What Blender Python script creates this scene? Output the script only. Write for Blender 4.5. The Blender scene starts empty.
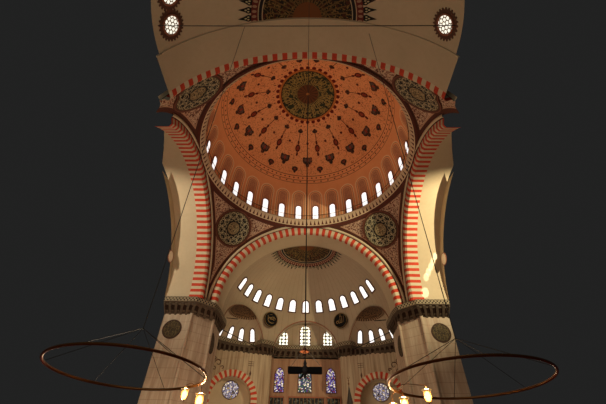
import bpy, math, random
import numpy as np
from mathutils import Matrix, Vector
random.seed(7)
PI = math.pi
sc = bpy.context.scene
COL = sc.collection

# ------------------------------------------------------------------ measures of the place (metres)
S = 13.25      # half side of the square under the dome (qibla axis)
SX = 13.06     # half side across
ZC = 20.5      # springing of the four great arches
AO, AF, AI = 12.86, 12.45, 11.58
R = 11.58      # half dome radius
YC = 16.8      # centres of the two half domes
DR, DZ = 12.95, 36.0   # dome sphere radius, centre height
ZLIP, ZBOT = 20.5, 18.9

def lin(r, g, b):
    f = lambda c: (c/255/12.92) if c/255 <= .04045 else ((c/255+.055)/1.055)**2.4
    return (f(r), f(g), f(b))

# ------------------------------------------------------------------ node expressions
class E:
    T = None
    def __init__(s, k): s.k = k
    @staticmethod
    def n(op, *a):
        nd = E.T.nodes.new('ShaderNodeMath'); nd.operation = op
        for i, x in enumerate(a):
            if isinstance(x, E): x = x.k
            if isinstance(x, (int, float)): nd.inputs[i].default_value = float(x)
            else: E.T.links.new(x, nd.inputs[i])
        return E(nd.outputs[0])
    def __add__(a, b): return E.n('ADD', a, b)
    __radd__ = __add__
    def __sub__(a, b): return E.n('SUBTRACT', a, b)
    def __rsub__(a, b): return E.n('SUBTRACT', b, a)
    def __mul__(a, b): return E.n('MULTIPLY', a, b)
    __rmul__ = __mul__
    def __truediv__(a, b): return E.n('DIVIDE', a, b)
    def __gt__(a, b): return E.n('GREATER_THAN', a, b)
    def __lt__(a, b): return E.n('LESS_THAN', a, b)
    def __and__(a, b): return E.n('MULTIPLY', a, b)
    def __or__(a, b): return E.n('MAXIMUM', a, b)
def mn(a, b): return E.n('MINIMUM', a, b)
def ab(a): return E.n('ABSOLUTE', a)
def sq(a): return E.n('SQRT', a)
def hyp(a, b): return sq(a*a+b*b)
def at2(a, b): return E.n('ARCTAN2', a, b)
def cell(a, w, ph=0.0):       # signed offset from the nearest multiple of w
    return E.n('FLOORED_MODULO', a+(ph+w/2), w) - w/2
def ell(x, y, rx, ry): return hyp(x/rx, y/ry) < 1.0
def band(a, lo, hi): return (a > lo) & (a < hi)

class Mat:
    def __init__(s, name, rough=.8, spec=.25):
        s.m = bpy.data.materials.new(name); s.m.use_nodes = True
        s.t = s.m.node_tree; s.t.nodes.clear(); E.T = s.t
        s.out = s.t.nodes.new('ShaderNodeOutputMaterial')
        s.b = s.t.nodes.new('ShaderNodeBsdfPrincipled')
        s.b.inputs['Roughness'].default_value = rough
        s.b.inputs['Specular IOR Level'].default_value = spec
        s.t.links.new(s.b.outputs[0], s.out.inputs[0]); s.c = None
    def use(s): E.T = s.t
    def obj(s):
        c = s.t.nodes.new('ShaderNodeTexCoord'); x = s.t.nodes.new('ShaderNodeSeparateXYZ')
        s.t.links.new(c.outputs['Object'], x.inputs[0]); s.vec = c.outputs['Object']
        return E(x.outputs[0]), E(x.outputs[1]), E(x.outputs[2])
    def uv(s):
        c = s.t.nodes.new('ShaderNodeTexCoord'); x = s.t.nodes.new('ShaderNodeSeparateXYZ')
        s.t.links.new(c.outputs['UV'], x.inputs[0]); s.vec = c.outputs['UV']
        return E(x.outputs[0]), E(x.outputs[1])
    def noise(s, scale, detail=3, rough=.55, vec=None):
        n = s.t.nodes.new('ShaderNodeTexNoise'); n.inputs['Scale'].default_value = scale
        n.inputs['Detail'].default_value = detail; n.inputs['Roughness'].default_value = rough
        s.t.links.new(vec or s.vec, n.inputs['Vector']); return E(n.outputs[0])
    def vor(s, scale, feat='F1', rnd=1.0):
        n = s.t.nodes.new('ShaderNodeTexVoronoi'); n.feature = feat
        n.inputs['Scale'].default_value = scale; n.inputs['Randomness'].default_value = rnd
        s.t.links.new(s.vec, n.inputs['Vector']); return n
    def comb(s, x, y, z=0.0):
        n = s.t.nodes.new('ShaderNodeCombineXYZ')
        for i, a in enumerate((x, y, z)):
            if isinstance(a, E): s.t.links.new(a.k, n.inputs[i])
            else: n.inputs[i].default_value = a
        return n.outputs[0]
    def col(s, c):
        s.c = c if not isinstance(c, tuple) else s._rgb(c); return s
    def _rgb(s, c):
        n = s.t.nodes.new('ShaderNodeRGB'); n.outputs[0].default_value = (*c[:3], 1); return n.outputs[0]
    def mix(s, f, c):          # lay colour c over what is there where f is 1
        n = s.t.nodes.new('ShaderNodeMix'); n.data_type = 'RGBA'; n.clamp_factor = True
        if isinstance(f, E): s.t.links.new(f.k, n.inputs[0])
        else: n.inputs[0].default_value = f
        s.t.links.new(s.c, n.inputs[6])
        s.t.links.new(s._rgb(c) if isinstance(c, tuple) else c, n.inputs[7])
        s.c = n.outputs[2]; return s
    def done(s, emit=None, strength=0.0):
        s.t.links.new(s.c, s.b.inputs['Base Color'])
        if emit:
            s.t.links.new(s.c, s.b.inputs['Emission Color']); s.b.inputs['Emission Strength'].default_value = strength
        return s.m

PLASTER = lin(196, 178, 146)
PLASTER_DK = lin(172, 152, 122)
RED = lin(196, 66, 40)
PALE = lin(205, 190, 158)

def plaster(name, base, stain, lines=0.0, seam=None):
    m = Mat(name); x, y, z = m.obj(); m.col(base)
    m.mix(m.noise(.22, 4, .6)*.9-.15, stain)
    m.mix((m.noise(2.6, 4, .65)-.45)*.9, stain)
    return m, x, y, z

def mat_plain(name, c, rough=.6, spec=.4, metal=0.0, var=.25, sc_=3.0):
    m = Mat(name, rough, spec); m.obj(); m.col(c)
    m.mix(m.noise(sc_, 3)*var, tuple(a*.45 for a in c))
    m.b.inputs['Metallic'].default_value = metal
    return m.done()

m, x, y, z = plaster('plaster_cream', PLASTER, PLASTER_DK); M_PLASTER = m.done()
# half dome plaster: cream with painted meridian joint lines
m, x, y, z = plaster('plaster_half_dome', lin(176, 157, 130), lin(152, 132, 106))
az = at2(x, E.n('ABSOLUTE', y)-YC)
ln = (ab(cell(az, PI/34)) < .0022) & (z < 31.0)
m.mix(ln*(.35+.4*m.noise(.9)), lin(120, 92, 66)); M_HALF = m.done()
# stone of the walls and piers
m = Mat('wall_stone', .75); x, y, z = m.obj(); m.col(lin(176, 156, 132))
v = m.comb(x*1.6, y*1.6, z*.1)
m.mix((m.noise(1.1, 4, .6, v)-.42)*3, lin(146, 118, 94))
m.mix((m.noise(2.7, 4, .6, v)-.5)*3, lin(200, 184, 160))
bed = ab(cell(z, 1.05)) < .03
m.mix(bed*.35, lin(105, 78, 56)); M_STONE = m.done()
m = Mat('front_wall_stone', .75); x, y, z = m.obj(); m.col(lin(158, 124, 96))
m.mix((m.noise(1.1, 4, .6, m.comb(x*1.6, y*1.6, z*.1))-.42)*3, lin(132, 90, 68)); m.mix((ab(cell(x, 1.3)) < .03)*.4, lin(96, 66, 48)); M_STONE2 = m.done()
m = Mat('bay_wall_stone', .75); x, y, z = m.obj(); m.col(lin(188, 168, 138))
v = m.comb(x*2.2, y*2.2, z*.1)
m.mix((m.noise(1.2, 4, .6, v)-.42)*4, lin(150, 124, 96))
m.mix((ab(cell(x, .8)) < .035)*.4, lin(110, 84, 60)); M_BAY = m.done()
m = Mat('voussoir_red', .8); m.obj(); m.col(RED); m.mix((m.noise(1.5, 4)-.35)*.9, lin(150, 44, 30)); m.mix((m.noise(7, 3)-.5)*.8, lin(205, 120, 90)); M_RED = m.done()
m = Mat('voussoir_white', .8); m.obj(); m.col(PALE); m.mix((m.noise(1.5, 4)-.3)*.8, lin(172, 156, 128)); m.mix((m.noise(9, 3)-.62)*1.6, lin(180, 110, 84)); M_WHITE = m.done()
M_MOULD = mat_plain('moulding_cream', lin(214, 196, 160), .7, .3, var=.3, sc_=1.2)
M_DARKRED = mat_plain('border_dark_red', lin(86, 46, 34), .75, .2)
M_BLACK = mat_plain('black_iron', (.010, .009, .008), .85, .1)
M_WIRE = mat_plain('dark_wire', (.025, .02, .015), .6, .3)
M_BRASS = mat_plain('aged_brass', lin(112, 72, 30), .32, .5, metal=.8, var=.4, sc_=6)
M_LEAD = mat_plain('window_frame_dark', lin(92, 60, 44), .7, .3)
M_LEAD2 = mat_plain('window_frame_rose', lin(150, 92, 66), .7, .3)
M_SLATE = mat_plain('minbar_cap_slate', lin(52, 44, 38), .6, .3)

# pendentive ground
def border_expr(x, y, z):
    dz = z-ZC
    a = hyp(x, dz)-AO; b = hyp(y, dz)-AO
    return mn(mn(a, b), (32.75-z)*3.5)
m = Mat('pendentive_arabesque', .8); x, y, z = m.obj(); m.col(lin(124, 78, 60))
vv = m.vor(3.4, 'DISTANCE_TO_EDGE'); m.mix(E(vv.outputs[0]) < .13, lin(200, 172, 144))
m.mix(m.noise(3.4, 2) > .6, lin(100, 58, 46)); m.mix((m.noise(5.2, 2) > .62), lin(214, 190, 160))
d = border_expr(x, y, z); m.mix(d < .3, lin(84, 46, 34)); m.mix(band(d, .3, .38), lin(186, 146, 118)); M_PEND = m.done()

# big calligraphic roundels: uv in units of the radius
m = Mat('roundel_script', .7); u, v = m.uv(); r = hyp(u, v); th = at2(u, v)
m.col(lin(22, 20, 17)); c = lin(186, 178, 142)
def loops(n, rc, rr, w, ph=0.0):
    a = cell(th, 2*PI/n, ph); lx = r*E.n('SINE', a); ly = r*E.n('COSINE', a)-rc
    return ab(hyp(lx, ly)-rr) < w
g = loops(12, .67, .16, .014) | loops(12, .54, .12, .012, PI/12) | loops(24, .79, .05, .010)
nz = m.noise(7, 2); g = g | (band(nz, .5, .515) & band(r, .36, .84))
m.mix(g, c)
m.mix(band(r, .30, .325) | band(r, .85, .868), lin(150, 130, 90))
m.mix(r < .29, lin(172, 156, 116)); m.mix((r < .27) & (band(m.noise(9, 2), .44, .53)), lin(76, 62, 40))
m.mix(r > .89, lin(92, 50, 36)); m.mix(band(r, .955, .97), lin(140, 96, 70)); M_ROUNDEL = m.done()

# crown medallion of the dome (uv metres / radius)
m = Mat('crown_medallion', .7); u, v = m.uv(); r = hyp(u, v); th = at2(u, v)
m.col(lin(34, 30, 20)); c = lin(150, 132, 72)
rad = cell(th, PI/24); g = (ab(rad)*r < .012) & band(r, .34, .9)
g = g | (band(m.noise(8, 2), .49, .545) & band(r, .45, .9)) | loops(16, .74, .09, .016) | (band(m.noise(5, 2), .46, .5) & band(r, .4, .9))
m.mix(g, c); m.mix((m.noise(4, 2) > .58) & (r > .4), lin(44, 52, 32))
m.mix(r < .36, lin(104, 62, 30)); m.mix((r < .36) & (E.n('SINE', th*16) > .3), lin(78, 48, 26)); m.mix(r < .05, lin(190, 130, 60))
m.mix(r > .93, lin(190, 116, 52)); m.mix(band(r, .905, .93), lin(60, 28, 16)); M_CROWN = m.done()

# dome shell
m = Mat('dome_painting', .8); x, y, z = m.obj(); rr = hyp(x, y); th = at2(x, y)
sarc = DR*at2(rr, z-DZ)
m.col(lin(240, 168, 112)); m.mix((m.noise(.5, 4)-.35)*.8, lin(224, 142, 88)); m.mix((m.noise(4, 4)-.5)*1.2, lin(244, 190, 140))
A = 2*PI/16
def at_cell(s0, ph, n=16):
    return cell(th, 2*PI/n, ph)*rr, sarc-s0
dk = lin(88, 28, 18); gr = lin(58, 44, 36); bl = lin(92, 80, 74)
X, Y = at_cell(4.7, 0, 32); m.mix((ab(X)*1.0 < .27) & band(Y, -.6, .05) | ell(X, Y-.05, .3, .27), lin(110, 26, 14))
X, Y = at_cell(5.45, 0, 32); m.mix(ell(X, Y, .07, .14), dk)
X, Y = at_cell(6.35, A/2); m.mix(ell(X, Y, .42, .3), gr); m.mix(ell(X, Y+.32, .18, .12), dk)
X, Y = at_cell(8.25, 0); m.mix(ell(X, Y, .2, .2), dk)
X, Y = at_cell(9.15, A/2)
m.mix(ell(X, Y, .42, .62) | ell(X, Y+.95, .17, .32) | ell(X, Y-.98, .17, .35) | (ab(X) < .05) & band(Y, -2.6, 0.0), dk); m.mix(ell(X, Y, .22, .36), lin(140, 60, 40))
X, Y = at_cell(11.2, 0)
m.mix(ell(X, Y, .78, .62) | ell(X, Y-.7, .3, .34) | ell(ab(X)-.55, Y+.4, .24, .26), gr); m.mix(ell(ab(X)-.34, Y+.16, .22, .3), bl); m.mix(ell(X, Y+.1, .16, .34), lin(150, 60, 40))
X, Y = at_cell(12.65, A/2); m.mix(ell(X, Y, .52, .42) | ell(X, Y-.4, .2, .3), gr); m.mix(ell(X, Y, .22, .18), lin(120, 60, 44))
# thin scrolls everywhere on the shell
m.mix((band(m.noise(1.9, 1.5), .49, .515)) & band(sarc, 5.0, 13.6), lin(160, 84, 50))
# bands above the windows
m.mix(band(sarc, 13.75, 13.85) | band(sarc, 14.5, 14.58) | band(sarc, 15.05, 15.12), lin(120, 54, 32))
X, Y = at_cell(14.15, 0, 96); m.mix(ell(X, Y, .12, .12), lin(110, 50, 34))
X, Y = at_cell(14.8, 0, 64); m.mix(ell(X, Y, .14, .1), lin(104, 46, 30))
# concentric painted arches around each window
B = 2*PI/30
U = cell(th, B, B/2)*DR
hz = z-DZ      # below the springing sarc grows past 90 degrees: use straight heights there
H = E.n('MAXIMUM', sarc, DR*PI/2)*0.0 + (DR*PI/2 - sarc)      # metres above the springing, along the wall
ar = (ab(U)*(H < 2.75) + hyp(U*(1.0), H-2.75)*(H > 2.75))
low = H < 6.0
m.mix(band(ar, 1.0, 1.2) & low, lin(246, 206, 160)); m.mix(band(ar, .95, 1.0) & low, lin(140, 74, 48))
m.mix(band(ar, .72, .95) & low, lin(238, 176, 122)); m.mix((ar < .72) & low, lin(190, 132, 100)); m.mix(band(ar, .50, .58) & low, lin(226, 172, 124))
m.mix((ar < .5) & (m.noise(6, 2) > .52) & low, lin(206, 150, 110))
M_DOME = m.done()

# dome cornice: crested band
m = Mat('dome_cornice_crest', .8); u, v = m.uv(); m.col(lin(204, 180, 146))
t = cell(u, .6)
m.mix((ab(t) < (.62-v)*.4) & band(v, .18, .62), lin(92, 50, 36)); m.mix(v < .1, lin(86, 42, 30)); m.mix(band(v, .12, .17), lin(210, 186, 150))
m.mix(v > .9, lin(130, 84, 60)); M_CREST = m.done()

# half dome crown medallions: uv polar (angle fraction metres, radius metres)
m = Mat('half_dome_medallion', .8); u, v = m.uv(); r = hyp(u, v); th = at2(u, v)
m.col(lin(34, 26, 18)); m.mix(band(m.noise(2.6, 2), .48, .54), lin(120, 96, 50)); m.mix(m.noise(1.7, 2) > .57, lin(70, 34, 18))
m.mix((ab(cell(th, PI/20))*r < .05) & band(r, 1.0, 3.4), lin(100, 76, 40))
m.mix(r < 1.2, lin(110, 66, 32)); m.mix(r > 3.85, lin(30, 26, 26)); m.mix(band(r, 3.78, 3.86) | band(r, 4.12, 4.2), lin(168, 150, 120))
m.mix(r > 4.2, lin(98, 36, 28)); m.mix(band(r, 4.2, 4.75) & (ell(cell(th, PI/36)*4.5, r-4.5, .11, .2)), lin(150, 120, 96))
cr = cell(th, PI/25)*r
m.mix((r > 4.75), lin(30, 26, 20)); m.mix((r > 4.75) & (ell(ab(cr)-.1, r-5.0, .055, .1) | ell(cr, r-5.22, .06, .1)), lin(176, 166, 130)); M_FAN = m.done()
m = Mat('exedra_medallion', .8); u, v = m.uv(); r = hyp(u, v); th = at2(u, v)
m.col(lin(60, 42, 28)); m.mix(band(m.noise(3, 2), .47, .54), lin(124, 94, 60)); m.mix(band(r, 2.05, 2.2), lin(104, 76, 50))
m.mix((r > 2.6), lin(74, 50, 34)); m.mix((r > 2.6) & (E.n('SINE', th*44) > .2), lin(150, 124, 92)); M_EXM = m.done()

# dark carved cornice
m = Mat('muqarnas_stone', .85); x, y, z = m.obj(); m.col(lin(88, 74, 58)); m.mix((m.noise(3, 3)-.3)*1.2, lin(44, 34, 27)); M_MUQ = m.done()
M_CELL_SHADE = mat_plain('muqarnas_cell_shade', lin(44, 30, 22), .9, .1)
m = Mat('balustrade_fretwork', .8); u, v = m.uv(); m.col(lin(40, 32, 26))
a = cell(u+v, .42); b = cell(u-v, .42); m.mix((ab(a) < .07) | (ab(b) < .07), lin(150, 134, 106)); m.mix((v > .6) | (v < .08), lin(96, 82, 64)); M_FRET = m.done()
m = Mat('pier_roundel_paint', .8); u, v = m.uv(); r = hyp(u, v); th = at2(u, v)
m.col(lin(48, 38, 26)); m.mix(band(m.noise(4, 2), .46, .52), lin(96, 80, 50)); m.mix(loops(10, .6, .18, .02), lin(92, 78, 50)); m.mix(r > .88, lin(62, 40, 26)); M_PROUND = m.done()

# glowing window panes
def pane(name, base, lead, patt, strength):
    m = Mat(name, .3); u, v = m.uv(); m.col(base); patt(m, u, v, lead); return m.done(True, strength)
def p_grid(m, u, v, lead):
    m.mix(((ab(cell(u, .22)) < .012) | (ab(cell(v, .22)) < .012))*.7, lead)
    m.mix((m.noise(2.5, 2)-.42)*2.4, lin(198, 203, 214))
M_DAY = pane('daylight_pane', lin(250, 248, 244), lin(130, 120, 120), p_grid, 1.3)
def p_tulle(m, u, v, lead):
    row = E.n('FLOOR', v/.56)
    g = (hyp(cell(u, .58), cell(v, .56, -.28)) < .235)
    n = m.noise(3, 1); m.mix(n > .62, lin(210, 216, 120)); m.mix(n < .4, lin(255, 252, 214))
    m.mix(1.0-g, lead)
M_UPST = pane('upper_stained_pane', lin(250, 250, 238), (.03, .022, .012), p_tulle, 1.5)
def p_stain(cols):
    def f(m, u, v, lead):
        vo = m.vor(5.6, 'F1', .9); e = m.vor(5.6, 'DISTANCE_TO_EDGE', .9)
        sp = m.t.nodes.new('ShaderNodeSeparateColor'); m.t.links.new(vo.outputs['Color'], sp.inputs[0])
        h = E(sp.outputs[0])
        for lo, c in cols: m.mix(h > lo, c)
        m.mix(E(e.outputs[0]) < .07, lead)
    return f
M_ST_P = pane('purple_stained_pane', lin(104, 92, 190), (.02, .012, .012), p_stain([(.22, lin(50, 38, 100)), (.42, lin(150, 136, 214)), (.6, lin(236, 232, 228)), (.86, lin(120, 44, 60)), (.93, lin(200, 180, 100))]), .6)
M_ST_G = pane('green_stained_pane', lin(70, 80, 110), (.02, .015, .012), p_stain([(.28, lin(40, 90, 60)), (.48, lin(150, 150, 170)), (.62, lin(232, 228, 210)), (.8, lin(120, 40, 50)), (.9, lin(60, 60, 130))]), .6)
M_ST_R = pane('round_stained_pane', lin(130, 128, 158), (.03, .02, .02), p_stain([(.3, lin(190, 190, 210)), (.55, lin(84, 78, 120)), (.72, lin(240, 232, 214)), (.88, lin(170, 150, 80))]), .62)
def p_hex(m, u, v, lead):
    row = E.n('FLOOR', v/.26); sh = E.n('FLOORED_MODULO', row, 2.0)*.15
    g = hyp(cell(u+sh, .3), cell(v, .26, -.13)) < .118; m.mix(1.0-g, lead)
M_HEX = pane('round_lattice_pane', lin(255, 252, 236), (.1, .07, .04), p_hex, .95)
M_DULL = pane('dull_round_pane', lin(214, 194, 160), lin(180, 150, 110), lambda m, u, v, l: m.mix((ab(cell(u, .3)) < .02)*.6, l), .12)

m = Mat('lamp_glass', .15); x, y, z = m.obj(); m.col(lin(250, 200, 120)); M_GLASS = m.done(True, .45)
m.b.inputs['Transmission Weight'].default_value = .35
m = Mat('lamp_flame', .5); m.obj(); m.col(lin(255, 226, 160)); M_FLAME = m.done(True, 14.0)
m = Mat('red_glass', .2); m.obj(); m.col(lin(120, 66, 38)); M_REDGL = m.done()

# ------------------------------------------------------------------ mesh helpers
def tag(o, label=None, cat=None, group=None, kind=None):
    if label: o['label'] = label
    if cat: o['category'] = cat
    if group: o['group'] = group
    if kind: o['kind'] = kind
    return o
class MB:
    def __init__(s): s.v = []; s.f = []; s.m = []; s.uv = []; s.sm = []
    def add(s, vs, fs, mi=0, uvs=None, smooth=False):
        b = len(s.v); s.v += [tuple(map(float, p)) for p in vs]
        s.uv += [tuple(q) for q in (uvs if uvs is not None else [(0, 0)]*len(vs))]
        for f in fs: s.f.append([b+i for i in f]); s.m.append(mi); s.sm.append(smooth)
    def grid(s, P, mi=0, uv=None, smooth=True, closed=False):
        nu, nv = len(P), len(P[0]); vs = [p for r_ in P for p in r_]
        us = [q for r_ in uv for q in r_] if uv is not None else None
        fs = []
        for i in range(nu if closed else nu-1):
            for j in range(nv-1):
                a, b = i, (i+1) % nu; fs.append((a*nv+j, b*nv+j, b*nv+j+1, a*nv+j+1))
        s.add(vs, fs, mi, us, smooth)
    def box(s, lo, hi, mi=0, M=None):
        vs = [(a, b, c) for a in (lo[0], hi[0]) for b in (lo[1], hi[1]) for c in (lo[2], hi[2])]
        if M: vs = [tuple(M @ Vector(p)) for p in vs]
        s.add(vs, [(0, 1, 3, 2), (4, 6, 7, 5), (0, 4, 5, 1), (2, 3, 7, 6), (0, 2, 6, 4), (1, 5, 7, 3)], mi)
    def tube(s, pts, r, n=6, mi=0, closed=False):
        P = []
        pts = [Vector(p) for p in pts]; N = len(pts)
        for i, p in enumerate(pts):
            a = pts[(i-1) % N] if (closed or i > 0) else p; b = pts[(i+1) % N] if (closed or i < N-1) else p
            d = (b-a).normalized(); u = d.cross(Vector((0, 0, 1)) if abs(d.z) < .9 else Vector((1, 0, 0))).normalized(); w = d.cross(u)
            rr = r[i] if isinstance(r, (list, tuple)) else r
            P.append([tuple(p+u*(rr*math.cos(2*PI*k/n))+w*(rr*math.sin(2*PI*k/n))) for k in range(n+1)])
        s.grid(P, mi, smooth=True, closed=closed)
        if not closed:
            for e in (P[0], P[-1]): s.add(e[:-1], [tuple(range(n))], mi)
    def lathe(s, c, prof, n=16, mi=0, sx=1.0):
        P = [[(c[0]+r_*math.cos(2*PI*k/n)*sx, c[1]+r_*math.sin(2*PI*k/n), c[2]+z_) for (r_, z_) in prof] for k in range(n)]
        s.grid(P, mi, smooth=True, closed=True)
    def build(s, name, mats, parent=None, loc=None):
        me = bpy.data.meshes.new(name)
        vs = s.v
        if loc is not None: vs = [(a-loc[0], b-loc[1], c-loc[2]) for a, b, c in vs]
        me.from_pydata(vs, [], s.f); me.update()
        for m_ in (mats if isinstance(mats, (list, tuple)) else [mats]): me.materials.append(m_)
        me.polygons.foreach_set('material_index', s.m); me.polygons.foreach_set('use_smooth', s.sm)
        l = me.uv_layers.new(name='UVMap'); idx = np.empty(len(me.loops), int); me.loops.foreach_get('vertex_index', idx)
        l.data.foreach_set('uv', np.array(s.uv, float)[idx].ravel())
        o = bpy.data.objects.new(name, me); COL.objects.link(o)
        if parent is not None: o.parent = parent
        if loc is not None: o.location = loc
        return o
def empty(name, loc=(0, 0, 0)):
    o = bpy.data.objects.new(name, None); o.empty_display_size = .2; o.location = loc; COL.objects.link(o); return o

# ------------------------------------------------------------------ outlines and windows
def arch_outline(w, h, pointed=0.0, n=10):
    r_ = w/2; pts = [(-r_, 0)]; hs = h-r_*(1+pointed)
    for k in range(n+1):
        a = PI-PI*k/n; pts.append((r_*math.cos(a), hs+r_*(1+pointed)*math.sin(a)*(1 if not pointed else (1-.12*abs(math.cos(a))))))
    pts.append((r_, 0)); return pts
def circ_outline(r_, n=24): return [(r_*math.cos(2*PI*k/n), r_*math.sin(2*PI*k/n)) for k in range(n)]
def offs(pts, d):      # outward offset of a closed outline (clockwise or not)
    n = len(pts); out = []
    A_ = sum(pts[i][0]*pts[(i+1) % n][1]-pts[(i+1) % n][0]*pts[i][1] for i in range(n)); sg = 1 if A_ > 0 else -1
    for i in range(n):
        p, q, r_ = Vector(pts[i-1]), Vector(pts[i]), Vector(pts[(i+1) % n])
        e1 = (q-p); e2 = (r_-q)
        e1 = e1.normalized() if e1.length > 1e-6 else e2.normalized(); e2 = e2.normalized() if e2.length > 1e-6 else e1
        nn = Vector((e1.y, -e1.x))+Vector((e2.y, -e2.x)); nn = nn.normalized()*sg
        k = max(.6, nn.dot(Vector((e1.y, -e1.x))*sg)); out.append(tuple(q+nn*(d/k)))
    return out
def window(name, F, outline, fw, mat_frame, mat_pane, label, group=None, depth=.14, kind='structure', cat='window', sill=0.0):
    inner = outline; outer = offs(outline, fw); n = len(inner)
    c = F(0, 0, 0); mb = MB()
    P = []
    for i in range(n):
        P.append([F(*outer[i], 0.0), F(*outer[i], depth), F(*offs_mid(inner[i], outer[i], .12), depth*1.15), F(*inner[i], depth), F(*inner[i], .02)])
    mb.grid(P, 0, smooth=False, closed=True)
    fr = mb.build(name, mat_frame, None, c)
    mb = MB(); cx = sum(p[0] for p in inner)/n; cy = sum(p[1] for p in inner)/n
    vs = [F(cx, cy, .05)]+[F(*p, .05) for p in inner]
    mb.add(vs, [(0, 1+i, 1+(i+1) % n) for i in range(n)], 0, [(cx, cy)]+list(inner))
    mb.v = [(a-c[0], b-c[1], d-c[2]) for a, b, d in mb.v]
    mb.build('pane', mat_pane, fr)
    tag(fr, label, cat, group, kind); return fr
def offs_mid(a, b, t): return (a[0]*(1-t)+b[0]*t, a[1]*(1-t)+b[1]*t)
def planeF(o, tx, n_, up=(0, 0, 1)):
    o, tx, n_, up = map(Vector, (o, tx, n_, up)); tx.normalize(); n_.normalize()
    return lambda s, t, off: tuple(o+tx*s+up*t+n_*off)
WN = [0]
def wname():
    WN[0] += 1; return 'window_%d' % WN[0]
ORD = ['first', 'second', 'third', 'fourth', 'fifth', 'sixth', 'seventh', 'eighth', 'ninth', 'tenth']

# ------------------------------------------------------------------ floor
mb = MB(); mb.add([(-18, -29, 0), (18, -29, 0), (18, 30, 0), (-18, 30, 0)], [(0, 1, 2, 3)], 0)
m = Mat('red_carpet', .95, .1); x, y, z = m.obj(); m.col(lin(128, 34, 26)); m.mix((ab(cell(y, 1.2)) < .06), lin(190, 160, 120)); M_CARPET = m.done()
tag(mb.build('floor', M_CARPET), 'red carpeted floor of the prayer hall with pale row lines', 'floor', kind='structure')

# ------------------------------------------------------------------ main dome
mb = MB(); NU = 192
prof = []
for zz in np.linspace(33.6, 36.0, 5): prof.append((DR, zz))
for a in np.linspace(0, 90, 48)[1:]: prof.append((DR*math.cos(math.radians(a)), DZ+DR*math.sin(math.radians(a))))
P = [[(r_*math.sin(2*PI*k/NU), r_*math.cos(2*PI*k/NU), zz) for r_, zz in prof] for k in range(NU)]
mb.grid(P, 0, closed=True)
dome = mb.build('ceiling_dome', M_DOME)
tag(dome, 'great orange painted dome with dark floral motifs above the ring of windows', 'dome', kind='structure')
# crown medallion, domed disc 6 cm under the shell
def polar_disc(name, mat, fn, rad, n=64, rings=10, parent=None, uvs=1.0, half=None):
    mb = MB(); P = []; UV = []
    for i in range(n+1):
        a = (2*PI*i/n) if half is None else half[0]+(half[1]-half[0])*i/n
        P.append([fn(a, rad*j/rings) for j in range(rings+1)]); UV.append([(math.sin(a)*rad*j/rings/uvs, math.cos(a)*rad*j/rings/uvs) for j in range(rings+1)])
    mb.grid(P, 0, UV)
    # rim
    mb.grid([[P[i][-1], fn((2*PI*i/n) if half is None else half[0]+(half[1]-half[0])*i/n, rad, True)] for i in range(n+1)], 0, [[UV[i][-1]]*2 for i in range(n+1)])
    return mb.build(name, mat, parent)
def f(a, r_, rim=False):
    Q = DR-(.0 if rim else .08); t = r_/Q
    return (Q*math.sin(t)*math.sin(a), Q*math.sin(t)*math.cos(a), DZ+Q*math.cos(t))
o = polar_disc('crown_medallion', M_CROWN, f, 4.5, 96, 12, dome, 4.5); o['label'] = 'dark green calligraphic crown medallion with gilded rim'

# cornice round the foot of the dome with crested band, and the gallery rail
mb = MB(); NU = 256
pr = [(13.25, 32.75, 0), (12.95, 33.0, .1), (12.85, 33.05, .17), (12.55, 33.75, .62), (12.5, 33.95, .9), (12.5, 34.02, 1.0), (12.98, 34.02, 1.02)]
P = [[(r_*math.sin(2*PI*k/NU), r_*math.cos(2*PI*k/NU), zz) for r_, zz, _ in pr] for k in range(NU+1)]
UV = [[(2*PI*k/NU*12.8, vv) for _, _, vv in pr] for k in range(NU+1)]
mb.grid(P, 0, UV); corn = mb.build('dome_cornice', M_CREST)
tag(corn, 'round projecting cornice with pointed crest pattern under the dome windows', 'cornice', kind='structure')
mb = MB(); mb.tube([(12.52*math.sin(2*PI*k/128), 12.52*math.cos(2*PI*k/128), 34.75) for k in range(128)], .035, 5, closed=True)
for k in range(64):
    a = 2*PI*k/64; mb.tube([(12.52*math.sin(a), 12.52*math.cos(a), 34.0), (12.52*math.sin(a), 12.52*math.cos(a), 34.75)], .022, 4)
mb.build('gallery_rail', M_BLACK, corn)

# dome windows
def domeF(az):
    def F(s, t, off):
        z0 = 34.3+t; q = DR-off; a = az+s/DR
        if z0 > DZ:
            e = (z0-DZ)/DR; return (q*math.cos(e)*math.sin(a), q*math.cos(e)*math.cos(a), DZ+q*math.sin(e))
        return (q*math.sin(a), q*math.cos(a), z0)
    return F
for sd, nm in ((-1, 'left'), (1, 'right')):
    for k in range(8):
        az = math.radians(6+12*k)*sd
        window(wname(), domeF(az), arch_outline(.84, 2.6), .12, M_LEAD2, M_DAY,
               'bright arched dome window, %s to the %s of the central hanging cord' % (ORD[k], nm), 'windows round the foot of the main dome', .1)

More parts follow.
